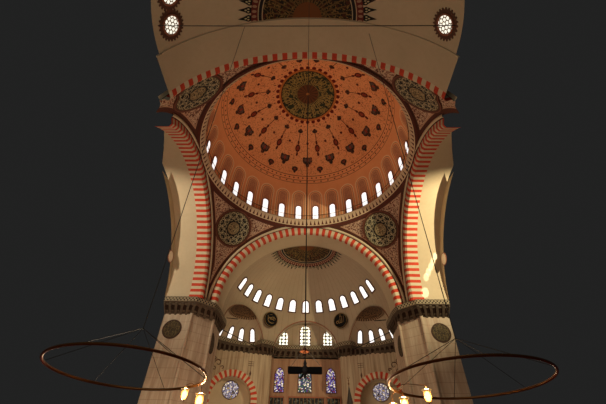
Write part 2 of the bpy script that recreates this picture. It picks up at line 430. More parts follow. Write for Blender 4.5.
# ------------------------------------------------------------------ great arches
CH = .28
def arch(name, P, a0, a1, n, w, label, rj=AI):
    """P(phi, rho, depth) -> point"""
    mb = MB(); a0, a1 = math.radians(a0), math.radians(a1); st = PI/n
    k0 = math.floor(a0/st*2); k = k0
    while k*st/2 < a1-1e-6:
        b0, b1 = max(a0, k*st/2), min(a1, (k+1)*st/2); mi = k % 2
        for q in range(2):
            c0, c1 = b0+(b1-b0)*q/2, b0+(b1-b0)*(q+1)/2
            mb.grid([[P(c, AF, 0), P(c, rj+CH, 0), P(c, rj+CH*.6, CH*.25), P(c, rj, CH), P(c, rj, w)] for c in (c0, c1)], mi, smooth=False)
        k += 1
    o = mb.build(name, [M_RED, M_WHITE]); tag(o, label, 'arch', kind='structure')
    mb = MB(); cs = np.linspace(a0, a1, 97)
    mb.grid([[P(c, AF-.02, -.0), P(c, AF-.02, -.06), P(c, AF+.07, -.06), P(c, AF+.08, .0)] for c in cs], 1)
    mb.grid([[P(c, AF+.08, 0), P(c, AF+.1, -.16), P(c, AF+.2, -.22), P(c, AF+.32, -.22), P(c, AO, -.14), P(c, AO+.04, .1)] for c in cs], 0)
    mb.build('moulding', [M_MOULD, M_DARKRED], o)
    return o
far = arch('qibla_arch', lambda f_, r_, d: (r_*math.cos(f_), S+d, ZC+r_*math.sin(f_)), 0, 180, 40, .74, 'red and white striped great arch below the dome, framing the far half dome')
near = arch('entrance_arch', lambda f_, r_, d: (r_*math.cos(f_), -S-d, ZC+r_*math.sin(f_)), 23, 157, 40, .74, 'red and white striped arch crossing above the dome, seen from beneath')
al = arch('side_arch', lambda f_, r_, d: (-SX-d, r_*math.cos(f_), ZC+r_*math.sin(f_)), 0, 136.8, 48, 1.66, 'striped great arch rising along the dome side beside the brown pier with painted discs, in dimmer cream light')
ar_ = arch('side_arch', lambda f_, r_, d: (SX+d, r_*math.cos(f_), ZC+r_*math.sin(f_)), 0, 136.8, 48, 1.66, 'striped great arch with bright sunlit patches on its yellow soffit')
al['label'] = 'striped great side arch with evenly lit beige soffit and no sun patches'
# deep plain soffits and end walls of the side arches
for sx, lab in ((-1, 'evenly lit beige'), (1, 'sunlit yellow')):
    mb = MB(); cs = np.radians(np.linspace(0, 126, 80))
    mb.grid([[(sx*(SX+1.66+(2.93)*min(1, max(.0, (126-math.degrees(c))/34))*j/4), AI*math.cos(c), ZC+AI*math.sin(c)) for j in range(5)] for c in cs])
    o = mb.build('arch_soffit', M_PLASTER); tag(o, '%s plain plaster soffit inside the striped side arch' % lab, 'vault', kind='structure')
    mb = MB(); cs = np.radians(np.linspace(0, 79, 40))
    mb.grid([[(sx*17.65, AI*math.cos(c)-(1.9*math.sin(c)+.25)*j/4, ZC+AI*math.sin(c)-.4*j/4*math.sin(c)) for j in range(5)] for c in cs], smooth=False)
    o = mb.build('wall_'+('left' if sx < 0 else 'right'), M_PLASTER); tag(o, 'cream end wall deep inside the %s side arch' % lab, 'wall', kind='structure')
    window(wname(), planeF((sx*17.65, 9.4, 25.1), (0, -sx, 0), (-sx, 0, 0)), circ_outline(.72), .1, M_LEAD2, M_DULL,
           'small round window with rosy rim deep inside the %s side arch' % lab, None, .06)

# barrel strips between the arches and the half domes
for sy, a0, a1, lab in ((1, 0, 180, 'far'), (-1, 23, 157, 'overhead')):
    mb = MB(); cs = np.radians(np.linspace(a0, a1, 120))
    mb.grid([[(AI*math.cos(c), sy*(S+.74+(YC-S-.74)*j/3), ZC+AI*math.sin(c)) for j in range(4)] for c in cs])
    o = mb.build('ceiling_barrel', M_PLASTER)
    tag(o, 'plain cream vault strip between the %s striped arch and its half dome' % ('lower' if sy > 0 else 'upper'), 'vault', kind='structure')

# ------------------------------------------------------------------ pendentives
def zb_of(f_, zmin):
    t = math.tan(f_) if f_ < PI/4 else math.tan(PI/2-f_); e = min(S*t, AO)
    return max(zmin, ZC+math.sqrt(max(0, AO*AO-e*e)))
def pend_r(f_, zz, zmin=ZC):
    rb = S/math.cos(f_) if f_ < PI/4 else SX/math.sin(f_)
    z0 = zb_of(f_, ZC); zt = 32.9
    if z0 >= zt-.05: return 13.25
    g = ((zz-ZC)**2-(z0-ZC)**2)/((zt-ZC)**2-(z0-ZC)**2); g = min(1, max(0, g))
    return math.sqrt(rb*rb-(rb*rb-13.25**2)*g)
def pend_pt(x_, y_, zdir, off):    # along a ray from the springing centre
    d = Vector((x_, y_, zdir)).normalized(); L = 18.0
    for _ in range(12):
        p = d*L; f_ = math.atan2(abs(p.x), abs(p.y)); rr_ = pend_r(f_, ZC+p.z); h = math.hypot(p.x, p.y)
        L *= (rr_/h) if abs(rr_/h-1) > 1e-6 else 1
        L = max(14, min(19, L))
    p = d*(L-off); return (p.x, p.y, ZC+p.z)
for sx in (-1, 1):
    for sy in (1, -1):
        zmin = ZC if sy > 0 else 26.4
        mb = MB(); P = []
        for f_ in np.linspace(.001, PI/2-.001, 90):
            z0 = min(zb_of(f_, zmin), 32.88)
            col = []
            for j in range(25):
                zz = z0+(32.9-z0)*j/24; rr_ = pend_r(f_, zz); col.append((sx*rr_*math.sin(f_), sy*rr_*math.cos(f_), zz))
            P.append(col)
        mb.grid(P)
        where = ('lower' if sy > 0 else 'upper') + (' left' if sx < 0 else ' right')
        o = mb.build('pendentive', M_PEND)
        tag(o, 'brown arabesque painted pendentive with round script medallion, %s of the dome' % where, 'pendentive', 'pendentives at the four corners of the dome', 'structure')
        c0 = Vector((sx*10.8, sy*10.93, 10.47)).normalized(); tx = Vector((c0.y, -c0.x, 0)).normalized(); ty = tx.cross(c0)
        if ty.z < 0: ty = -ty
        RR = 2.78
        def fn(a, r_, rim=False):
            q = c0*18.2+tx*(r_*math.sin(a))+ty*(r_*math.cos(a)); return pend_pt(q.x, q.y, q.z, 0 if rim else .14)
        md = polar_disc('script_medallion', M_ROUNDEL, fn, RR, 64, 8, o, RR)

# ------------------------------------------------------------------ half domes
EX = math.radians(60)
def opening_z(b):
    """lowest height of the far half dome at bearing b"""
    z0 = 19.95
    for ax, r_ in ((0.0, 5.15), (EX, 5.0), (-EX, 5.0)):
        if abs(b-ax) > .62: continue
        zz = 22.0
        for _ in range(20):
            rho = math.sqrt(R*R-max(0, zz-ZC)**2); t = rho*math.sin(b-ax)
            if abs(t) >= r_: zz = 19.95; break
            zz = 19.1+math.sqrt(r_*r_-t*t)
        z0 = max(z0, zz)
    return z0
bs = set(np.linspace(-PI/2, PI/2, 181).tolist())
for ax, r_ in ((0.0, 5.15), (EX, 5.0), (-EX, 5.0)):
    e = math.asin(r_/R)
    for s_ in (-1, 1):
        for k in np.linspace(-.03, .012, 14): bs.add(ax+s_*(e+k))
bs = sorted(b for b in bs if abs(b) <= PI/2+1e-9)
mb = MB(); P = []
for b in bs:
    z0 = opening_z(b); col = []
    if z0 < ZC: zs = [z0+(ZC-z0)*j/4 for j in range(5)]
    else: zs = [z0]*5
    e0 = math.asin(max(0, z0-ZC)/R)
    for zz in zs[:-1]:
        rho = R if zz <= ZC else math.sqrt(R*R-(zz-ZC)**2); col.append((rho*math.sin(b), YC+rho*math.cos(b), zz))
    for e in np.linspace(e0, PI/2, 40): col.append((R*math.cos(e)*math.sin(b), YC+R*math.cos(e)*math.cos(b), ZC+R*math.sin(e)))
    P.append(col)
mb.grid(P); hd = mb.build('ceiling_half_dome', M_HALF)
tag(hd, 'far cream half dome with a row of small arched windows below its crown', 'half dome', kind='structure')
mb = MB(); e0 = math.asin((25.3-ZC)/R)
mb.grid([[(R*math.cos(e)*math.sin(b), -YC-R*math.cos(e)*math.cos(b), ZC+R*math.sin(e)) for e in np.linspace(e0, PI/2, 40)] for b in np.linspace(-PI/2, PI/2, 120)])
hn = mb.build('ceiling_half_dome', M_PLASTER)
tag(hn, 'plain brownish half dome overhead above the upper striped arch', 'half dome', kind='structure')

mb = MB(); mb.tube([(R*math.cos(a), -YC, ZC+R*math.sin(a)) for a in np.radians(np.linspace(23, 157, 90))], .07, 6); mb.build('crease_light_line', M_PLASTER, hn)  # thin tube added to give the light and shadow line along the crease
def fan(parent, sy, label):
    """half round medallion on the crown of a half dome with pointed spikes round it"""
    def fn(a, r_, rim=False):
        t = r_/R; Q = R-(0 if rim else .05); return (Q*math.sin(t)*math.sin(a), sy*(YC+.12+Q*math.sin(t)*math.cos(a)), ZC+Q*math.cos(t))
    o = polar_disc('crown_medallion', M_FAN, fn, 4.75, 72, 16, parent, 1.0, (-PI/2, PI/2)); o['label'] = label
    mb = MB(); n = 25
    for k in range(n):
        a = -PI/2+PI*(k+.5)/n; w = PI/n*.42
        q = [(a-w*.75, 4.72), (a-w, 5.0), (a-w*.5, 5.3), (a, 5.85), (a+w*.5, 5.3), (a+w, 5.0), (a+w*.75, 4.72)]
        mb.add([fn(*p) for p in q], [tuple(range(7))], 0, [(math.sin(p[0])*p[1], math.cos(p[0])*p[1]) for p in q])
        mb.add([fn(*p) for p in q]+[fn(*p, True) for p in q], [(i, i+1, i+8, i+7) for i in range(6)], 0, [(math.sin(p[0])*p[1], math.cos(p[0])*p[1]) for p in q]*2)
    mb.build('spiked_border', M_FAN, o)
fan(hd, 1, 'dark half round crown medallion with spiked border')
fan(hn, -1, 'dark half round crown medallion with spiked border')

# windows of the far half dome
def hdF(b, e0, sy=1):
    def F(s, t, off):
        e = e0+t/R; q = R-off; bb = b+s/(R*math.cos(e0))
        return (q*math.cos(e)*math.sin(bb), sy*(YC+q*math.cos(e)*math.cos(bb)), ZC+q*math.sin(e))
    return F
e0 = math.asin((25.55-ZC)/R)
for k in range(-6, 7):
    if k == 0: lab = 'small bright arched half dome window crossed by the central cord'
    else: lab = 'small bright arched half dome window, %s to the %s of the central one' % (ORD[abs(k)-1], 'left' if k < 0 else 'right')
    window(wname(), hdF(math.radians(13*k-.6), e0), arch_outline(1.04, 1.9), .17, M_LEAD, M_DAY, lab, 'windows in a row along the far half dome', .12)
# round lattice windows of the near half dome
for (b_, zz, lab) in ((None, None, 'round lattice window with dark scalloped rim high in the overhead half dome'),):
    pass
def ang(x_, y_, z_): return math.atan2(x_, -(y_+YC)), math.asin((z_-ZC)/R)
for (pt, lab, rr_) in (((-9.6, -18.3, 26.7), 'round white lattice window with dark scalloped rim in the overhead half dome, lower one', .62),
                      ((-9.05, -20.2, 26.7), 'round white lattice window in the overhead half dome, cut by the picture top', .62),
                      ((9.65, -18.35, 26.6), 'round lattice window in the overhead half dome beside its sun edged crease', .62)):
    b_, ee = ang(*pt); b_, ee = b_, ee
    out = [(r2*math.cos(a), r2*math.sin(a)) for a in [2*PI*i/48 for i in range(48)] for r2 in [rr_]]
    w_ = window(wname(), hdF(b_, ee, -1), out, .12, M_LEAD2, M_HEX, lab, None, .1)
    mb = MB(); F = hdF(b_, ee, -1); c = F(0, 0, 0)
    n = 96; P = []
    for i in range(n):
        a = 2*PI*i/n; ro = rr_+.42+.07*(1 if (i//2) % 2 else -1)
        P.append([F(ro*math.cos(a), ro*math.sin(a), 0), F(ro*math.cos(a), ro*math.sin(a), .04), F((rr_+.14)*math.cos(a), (rr_+.14)*math.sin(a), .04)])
    mb.grid(P, 0, smooth=False, closed=True); mb.v = [(a-c[0], b-c[1], d-c[2]) for a, b, d in mb.v]
    mb.build('scalloped_rim', M_DARKRED if rr_ > 1 else M_LEAD, w_)

# exedrae: barrel mouth and quarter sphere
D0 = 10.5
EXC = {}
for sx in (-1, 1):
    ax = Vector((sx*math.sin(EX), math.cos(EX), 0)); tg = Vector((math.cos(EX)*sx, -math.sin(EX), 0)); c = Vector((0, YC, 0))
    EXC[sx] = (ax, tg)
    mb = MB(); P = []
    for e in np.linspace(math.asin(.85/5), PI-math.asin(.85/5), 60):
        t = 5*math.cos(e); zz = 19.1+5*math.sin(e); rho2 = R*R-max(0, zz-ZC)**2; d = math.sqrt(max(0, rho2-t*t))
        P.append([tuple(c+ax*dd+tg*t+Vector((0, 0, zz))) for dd in np.linspace(d-.03, max(D0, d)+.0, 4)])
    mb.grid(P)
    P = []
    for ps in np.linspace(-PI/2, PI/2, 72):
        hdir = ax*math.cos(ps)+tg*math.sin(ps); col = [tuple(c+ax*D0+hdir*5+Vector((0, 0, zz))) for zz in ()]
        for e in np.linspace(math.asin(.85/5), PI/2, 28): col.append(tuple(c+ax*D0+hdir*(5*math.cos(e))+Vector((0, 0, 19.1+5*math.sin(e)))))
        P.append(col)
    mb.grid(P)
    sname = 'left' if sx < 0 else 'right'
    o = mb.build('ceiling_exedra', M_HALF); tag(o, 'small vaulted niche opening in the far half dome, %s of the centre' % sname, 'niche', 'paired vaulted niches of the far half dome', 'structure')
    mb = MB(); pts = []
    for e in np.linspace(.2, PI-.2, 50):
        t = 5.02*math.cos(e); zz = 19.1+5.02*math.sin(e); rho2 = R*R-max(0, zz-ZC)**2; d = math.sqrt(max(0, rho2-t*t)); pts.append(tuple(c+ax*(d-.02)+tg*t+Vector((0, 0, zz))))
    mb.tube(pts, .06, 5); mb.build('rim_line', M_LEAD2, o)  # added dark line standing in for the shade edge at the niche mouth
    # crown painting of the niche
    def fn(a, r_, rim=False, ax=ax, tg=tg, c=c):
        t = r_/5; Q = 5-(0 if rim else .04); h = ax*math.cos(a)+tg*math.sin(a)
        return tuple(c+ax*(D0+.05)+h*(Q*math.sin(t))+Vector((0, 0, 19.1+Q*math.cos(t))))
    polar_disc('crown_painting', M_EXM, fn, 3.0, 48, 8, o, 1.0, (-PI/2, PI/2))
    # windows in the niche
    k = 0
    for i, dg in enumerate((67, 43.5, 20.5, -4)):
        # dg: from the middle of the niche towards the qibla side
        ps = math.radians(dg)*(-1)
        def F(s, t, off, ps=ps, ax=ax, tg=tg, c=c):
            zz = 20.45+t; e = math.asin(min(.99, (zz-19.1)/5)); q = 5-off; h = ax*math.cos(ps-s/5)+tg*math.sin(ps-s/5)
            return tuple(c+ax*D0+h*(q*math.cos(e))+Vector((0, 0, 19.1+q*math.sin(e))))
        window(wname(), F, arch_outline(.74, 1.7), .16, M_LEAD, M_DAY, 'small bright arched window in the %s vaulted niche, %s from the centre wall' % (sname, ORD[i]), 'windows in the %s vaulted niche' % sname, .1)

# central recess: barrel, back wall
YQ = 28.9
mb = MB(); P = []
for e in np.linspace(0, PI, 60):
    t = 5.15*math.cos(e); zz = 19.1+5.15*math.sin(e); rho2 = R*R-max(0, zz-ZC)**2; d = math.sqrt(max(0, rho2-t*t))
    P.append([(t, YC+dd, zz) for dd in np.linspace(d-.03, YQ-YC, 3)])
mb.grid(P)
P = []
for e in np.linspace(0, PI, 60):
    t = 5.15*math.cos(e); P.append([(t, YQ, 18.6), (t, YQ, 19.1+5.15*math.sin(e))])
mb.grid(P, smooth=False)
# raised rim line along the mouth of the recess
o = mb.build('wall_recess', M_HALF); tag(o, 'arched blind recess above the cornice with three lacy stained windows', 'recess', kind='structure')
mb = MB()
pts = []
for e in np.linspace(.12, PI-.12, 50):
    t = 5.17*math.cos(e); zz = 19.1+5.17*math.sin(e); rho2 = R*R-max(0, zz-ZC)**2; d = math.sqrt(max(0, rho2-t*t)); pts.append((t, YC+d-.03, zz))
mb.tube(pts, .07, 5); mb.build('rim_line', M_LEAD2, o)
Fq = lambda x_, z_: planeF((x_, YQ, z_), (1, 0, 0), (0, -1, 0))
def lacy(w, h):
    # outline with lobes, stepping in to a point
    pts = [(-w/2, 0)]; n = max(3, int(h*.62/.48))
    hb = h*.72
    for i in range(n):
        z0 = hb*i/n; z1 = hb*(i+1)/n
        pts += [(-w/2-.0, z0+.02), (-w/2-.05, (z0+z1)/2), (-w/2, z1-.06), (-w/2+.1, z1)]
    pts += [(-w*.42, h*.80), (-w*.28, h*.88), (-w*.12, h*.91), (-.06, h*.97), (0, h)]
    return pts+[(-a, b) for a, b in reversed(pts[:-1])]
for x_, w, h, lab in ((-.15, 1.75, 3.6, 'tall middle lacy stained window in the blind recess above the cornice'), (-3.72, 1.3, 2.6, 'shorter lacy stained window in the recess beside the roundel with hooked gold script'), (3.55, 1.3, 2.6, 'shorter lacy stained window in the recess beside the roundel with upright gold strokes')):
    window(wname(), Fq(x_, 20.5), lacy(w, h), .05, M_LEAD2, M_UPST, lab, None, .05)

# calligraphic discs on the half dome
def disc_thing(b, zz, rad, strokes, label):
    F0 = hdF(b, math.asin((zz-ZC)/R)); c = Vector(F0(0, 0, 0)); n_ = (Vector((0, YC, ZC))-c).normalized(); n_.z *= .25; n_.normalize()
    tx = Vector((n_.y, -n_.x, 0)).normalized(); tx = -tx if tx.x < 0 else tx; up = n_.cross(tx); up = -up if up.z < 0 else up
    c = c+n_*.45
    G = lambda s, t, off: tuple(Vector((tx*s+up*t+n_*off)))
    mb = MB(); n = 40
    ring = lambda r_, off: [G(r_*math.cos(2*PI*i/n), r_*math.sin(2*PI*i/n), off) for i in range(n)]
    a = ring(rad, -.1); b_ = ring(rad, .06)
    mb.add(a+b_, [(i, (i+1) % n, n+(i+1) % n, n+i) for i in range(n)]+[tuple(range(n, 2*n))], 0)
    o = mb.build('script_roundel', M_BLACK); o.location = c
    tag(o, label, 'roundel', 'black script roundels on the far half dome')
    mb = MB(); mb.tube([G(rad*.94*math.cos(2*PI*i/n), rad*.94*math.sin(2*PI*i/n), .07) for i in range(n)], .045, 5, closed=True); mb.build('gilt_rim', M_GILT, o)
    mb = MB()
    for st in strokes:
        q = [Vector(p) for p in st]; P = []
        for i, p in enumerate(q):
            d = (q[min(i+1, len(q)-1)]-q[max(i-1, 0)]).normalized(); nn = Vector((-d.y, d.x))*.036*(1.1 if 0 < i < len(q)-1 else .5)
            P.append([G(*((p+nn)*rad), .065), G(*((p+nn)*rad), .1), G(*((p-nn)*rad), .1), G(*((p-nn)*rad), .065)])
        mb.grid(P, 0, smooth=False)
    mb.build('gold_script', M_GILT, o)
M_GILT = mat_plain('gilt_paint', lin(150, 118, 68), .6, .3, var=.3)
arc = lambda cx, cy, r_, a, b, n=8: [(cx+r_*math.cos(math.radians(a+(b-a)*i/n)), cy+r_*math.sin(math.radians(a+(b-a)*i/n))) for i in range(n+1)]
allah = [[(.52, .55), (.5, -.3)], [(.26, .5), (.25, -.28), (.12, -.34), (.0, -.3)], [(.0, .48), (-.01, -.28), (-.14, -.36), (-.28, -.3)], arc(-.4, -.2, .17, -60, 290), [(-.26, .1), (-.3, -.2)], arc(.06, .62, .1, 180, 360, 5), [(-.1, .72), (.22, .78)]]
muh = [arc(.42, .1, .17, -30, 300), [(.3, 0), (.1, -.02), (.02, .25), (.2, .32), (.34, .38)], [(.05, -.02), (-.12, -.04), (-.14, .1)], arc(-.2, .08, .12, -60, 200), [(-.3, -.02), (-.44, 0), (-.5, .42)], [(-.5, -.05), (-.3, -.4), (.1, -.52), (.5, -.4)], [(-.25, .55), (.1, .62)]]
disc_thing(math.radians(-32.6), 23.75, 1.22, muh, 'round black disc with hooked gold script, above the left end of the arched recess')
disc_thing(math.radians(31.4), 23.75, 1.22, allah, 'round black disc with upright gold strokes, above the right end of the arched recess')

# ------------------------------------------------------------------ lower walls, piers, cornices
LB = [(-5.45, 28.15), (-14.1, 25.6)]      # bay wall end points (far side, left)
def wall_panel(name, pts, z0, z1, mat, label, cat='wall'):
    mb = MB()
    for a, b in zip(pts[:-1], pts[1:]): mb.grid([[(*a, z0), (*a, z1)], [(*b, z0), (*b, z1)]], smooth=False)
    return tag(mb.build(name, mat), label, cat, kind='structure')
wall_panel('wall_front', [(-5.45, YQ), (5.45, YQ)], 0, 19.2, M_STONE2, 'brown stone wall with three stained windows below the cornice')
for sx in (-1, 1):
    sn = 'left' if sx < 0 else 'right'
    A0 = Vector((sx*5.45, 28.15, 0)); B0 = Vector((sx*14.1, 25.6, 0)); tx = (B0-A0).normalized(); L = (B0-A0).length
    nr = Vector((-tx.y, tx.x, 0)); nr = nr if nr.y < 0 else -nr
    sc_ = (Vector((sx*10.72, 26.6, 0))-A0).dot(tx); zc = 12.45; ri, ro = 2.95, 3.8
    mb = MB(); ss = sorted(set(np.linspace(0, sc_-ri, 6).tolist()+[sc_-ri*math.cos(a) for a in np.linspace(0, PI, 41)]+np.linspace(sc_+ri, L, 4).tolist()))
    P = []
    for s_ in ss:
        q = s_-sc_; zl = zc+math.sqrt(max(0, ri*ri-q*q)) if abs(q) < ri-1e-6 else 0.0
        p = A0+tx*s_; P.append([(p.x, p.y, zl), (p.x, p.y, 19.2)])
    for s_ in (sc_-ri, sc_+ri): pass
    mb.grid(P, smooth=False)
    p0 = A0; mb.grid([[(sx*5.45, YQ, 0), (sx*5.45, YQ, 19.2)], [(p0.x, p0.y, 0), (p0.x, p0.y, 19.2)]], smooth=False)
    p1 = A0+tx*L; mb.grid([[(p1.x, p1.y, 0), (p1.x, p1.y, 19.2)], [(sx*14.1, 20.5, 0), (sx*14.1, 20.5, 19.2)], [(sx*11.95, 19.0, 0), (sx*11.95, 19.0, 19.2)]], smooth=False)
    o = mb.build('wall_bay', M_BAY); tag(o, 'pale stone bay wall around the low striped arch, %s of the stained windows' % sn, 'wall', 'angled bay walls beside the mihrab wall', 'structure')
    # recess behind the arch
    mb = MB(); P = []
    prof = [(-ri, 0)]+[(-ri*math.cos(a), zc+ri*math.sin(a)) for a in np.linspace(0, PI, 41)]+[(ri, 0)]
    for q, zz in prof:
        p = A0+tx*(sc_+q); b = p-nr*1.5; P.append([(p.x, p.y, zz), (b.x, b.y, zz)])
    mb.grid(P)
    P = []
    for a in np.linspace(0, PI, 41):
        q = -ri*math.cos(a); b = A0+tx*(sc_+q)-nr*1.5; P.append([(b.x, b.y, 0), (b.x, b.y, zc+ri*math.sin(a))])
    mb.grid(P, smooth=False); mb.build('arch_recess', M_PLASTER, o)
    # painted scroll ornaments on the bay wall
    F = lambda s, t, off, A0=A0, tx=tx, nr=nr: tuple(A0+tx*s+Vector((0, 0, t))+nr*off)
    mb = MB()
    for (cs_, cz_, rr_) in ((8.0, 17.0, .5), (8.5, 16.2, .32), (7.3, 16.4, .26), (8.6, 17.6, .25)):
        mb.tube([F(cs_+rr_*math.cos(a)*(1-a/9), cz_+rr_*math.sin(a)*(1-a/9), .03) for a in np.linspace(0, 5.5, 16)], .055, 4)
    for dz in (0, .28, .56): mb.tube([F(2.6, 17.6-dz, .03), F(3.5, 17.6-dz, .03)], .03, 4)
    q = [(2.9, 15.9), (3.05, 16.4), (3.2, 15.9), (3.05, 15.4)]; mb.add([F(*a, .04) for a in q], [(0, 1, 2, 3)]); mb.tube([F(3.05, 16.4, .03), F(3.05, 17.6, .03)], .025, 4)
    mb.build('painted_scrolls', M_LEAD, o)
    # striped arch
    mb = MB(); n = 15
    for k in range(n):
        for h in range(2):
            a0, a1 = PI*(k+h/2)/n, PI*(k+(h+1)/2)/n
            mb.grid([[F(sc_-ro*math.cos(a), zc+ro*math.sin(a), 0), F(sc_-ro*math.cos(a), zc+ro*math.sin(a), .12), F(sc_-ri*math.cos(a), zc+ri*math.sin(a), .12), F(sc_-ri*math.cos(a), zc+ri*math.sin(a), -.5)] for a in (a0, a1)], (k+h) % 2 if False else h, smooth=False)
    for s_ in (-1, 1):
        for k in range(18):
            z1_, z0_ = zc-k*.7, zc-(k+1)*.7
            for h, (a, b) in enumerate(((z0_, z0_+.35), (z0_+.35, z1_))):
                a = max(0, a)
                mb.grid([[F(sc_+s_*ro, z_, 0), F(sc_+s_*ro, z_, .12), F(sc_+s_*ri, z_, .12), F(sc_+s_*ri, z_, -.5)] for z_ in (a, b)], h, smooth=False)
    o = mb.build('bay_arch', [M_RED, M_WHITE]); tag(o, 'low red and white striped arch around a round stained window, %s of centre' % sn, 'arch', 'low striped arches of the bay walls', 'structure')
    # round stained window
    c = A0+tx*(sc_)-nr*1.5; 
    window(wname(), planeF((c.x, c.y, 13.85), tuple(tx), tuple(nr)), circ_outline(1.17, 32), .1, M_LEAD, M_ST_R, 'round blue and white stained window inside the low striped arch, %s of centre' % sn, 'round windows in the low bay arches', .08)

# stained windows of the qibla wall
for x_, w, h, mt, lab in ((-4.05, 1.35, 3.35, M_ST_P, 'tall purple stained window in the lower wall, left one of three'), (-.12, 1.95, 3.5, M_ST_G, 'wide green and white stained window behind the hanging crossbar'), (3.85, 1.35, 3.35, M_ST_P, 'tall purple stained window in the lower wall, right one of three')):
    window(wname(), Fq(x_, 13.85), arch_outline(w, h, .45), .1, M_LEAD, mt, lab, None, .1)
# tiled lunettes and mihrab cresting below
m = Mat('tile_panel', .4); u, v = m.uv(); m.col(lin(34, 30, 28)); m.mix(m.noise(3, 2) > .56, lin(84, 92, 84)); m.mix((ab(cell(u, .55)) < .04), lin(120, 96, 60)); M_TILE = m.done()
for x_, w, lab, nm in ((-4.3, 2.0, 'dark tiled panel framed in wood under the left purple stained window', 'tile_panel'), (0.1, 5.2, 'wide dark tiled crest of the prayer niche under the green stained window', 'mihrab_crest'), (4.15, 1.9, 'dark tiled panel framed in wood under the right purple stained window', 'tile_panel')):
    mb = MB(); mb.add([(x_-w/2, YQ-.12, 10.2), (x_+w/2, YQ-.12, 10.2), (x_+w/2, YQ-.12, 13.1), (x_-w/2, YQ-.12, 13.1), (x_-w/2, YQ, 10.2), (x_+w/2, YQ, 10.2), (x_+w/2, YQ, 13.1), (x_-w/2, YQ, 13.1)],
                      [(0, 1, 2, 3), (3, 2, 6, 7), (1, 5, 6, 2), (0, 3, 7, 4)], 0, [(0, 0), (w, 0), (w, 2.9), (0, 2.9)]*2)
    o = mb.build(nm, M_TILE); tag(o, lab, 'panel')
    mb = MB(); 
    for a, b in (((x_-w/2-.12, 10.2), (x_-w/2, 13.2)), ((x_+w/2, 10.2), (x_+w/2+.12, 13.2)), ((x_-w/2-.12, 13.1), (x_+w/2+.12, 13.28))): mb.box((a[0], YQ-.2, a[1]), (b[0], YQ-.02, b[1]))
    mb.build('frame', M_LEAD2, o)

# piers
for sx in (-1, 1):
    sn = 'left' if sx < 0 else 'right'
    pl = [(17.65, 12.8), (14.25, 12.8), (11.95, 14.8), (11.95, 19.0)]
    mb = MB()
    for a, b in zip(pl[:-1], pl[1:]): mb.grid([[(sx*a[0], a[1], 0), (sx*a[0], a[1], 19.3)], [(sx*b[0], b[1], 0), (sx*b[0], b[1], 19.3)]], smooth=False)
    # shallow engaged shafts on the chamfer edges
    for a in ((14.25, 12.8), (11.95, 14.8)): mb.tube([(sx*a[0], a[1], 0), (sx*a[0], a[1], 19.0)], .2, 10)
    o = mb.build('pillar', M_STONE); tag(o, 'massive brown stone pier carrying the arches, %s of the nave' % sn, 'pier', 'great piers under the dome', 'structure')
    def disc(c, tx, nr, rad, lab):
        c, tx, nr = Vector(c), Vector(tx), Vector(nr)
        def fn(a, r_, rim=False): return tuple(c+tx*(r_*math.sin(a))+Vector((0, 0, r_*math.cos(a)))+nr*(0 if rim else .06))
        d = polar_disc('painted_disc', M_PROUND, fn, rad, 40, 5, o, rad)
        d['label'] = lab
    disc((sx*16.2, 12.8, 16.95), (1, 0, 0), (0, -1, 0), 1.16, 'dark round painted disc facing the hall')
    disc((sx*11.95, 15.9, 16.4), (0, 1, 0), (-sx, 0, 0), 1.25, 'dark round painted disc seen edge on')

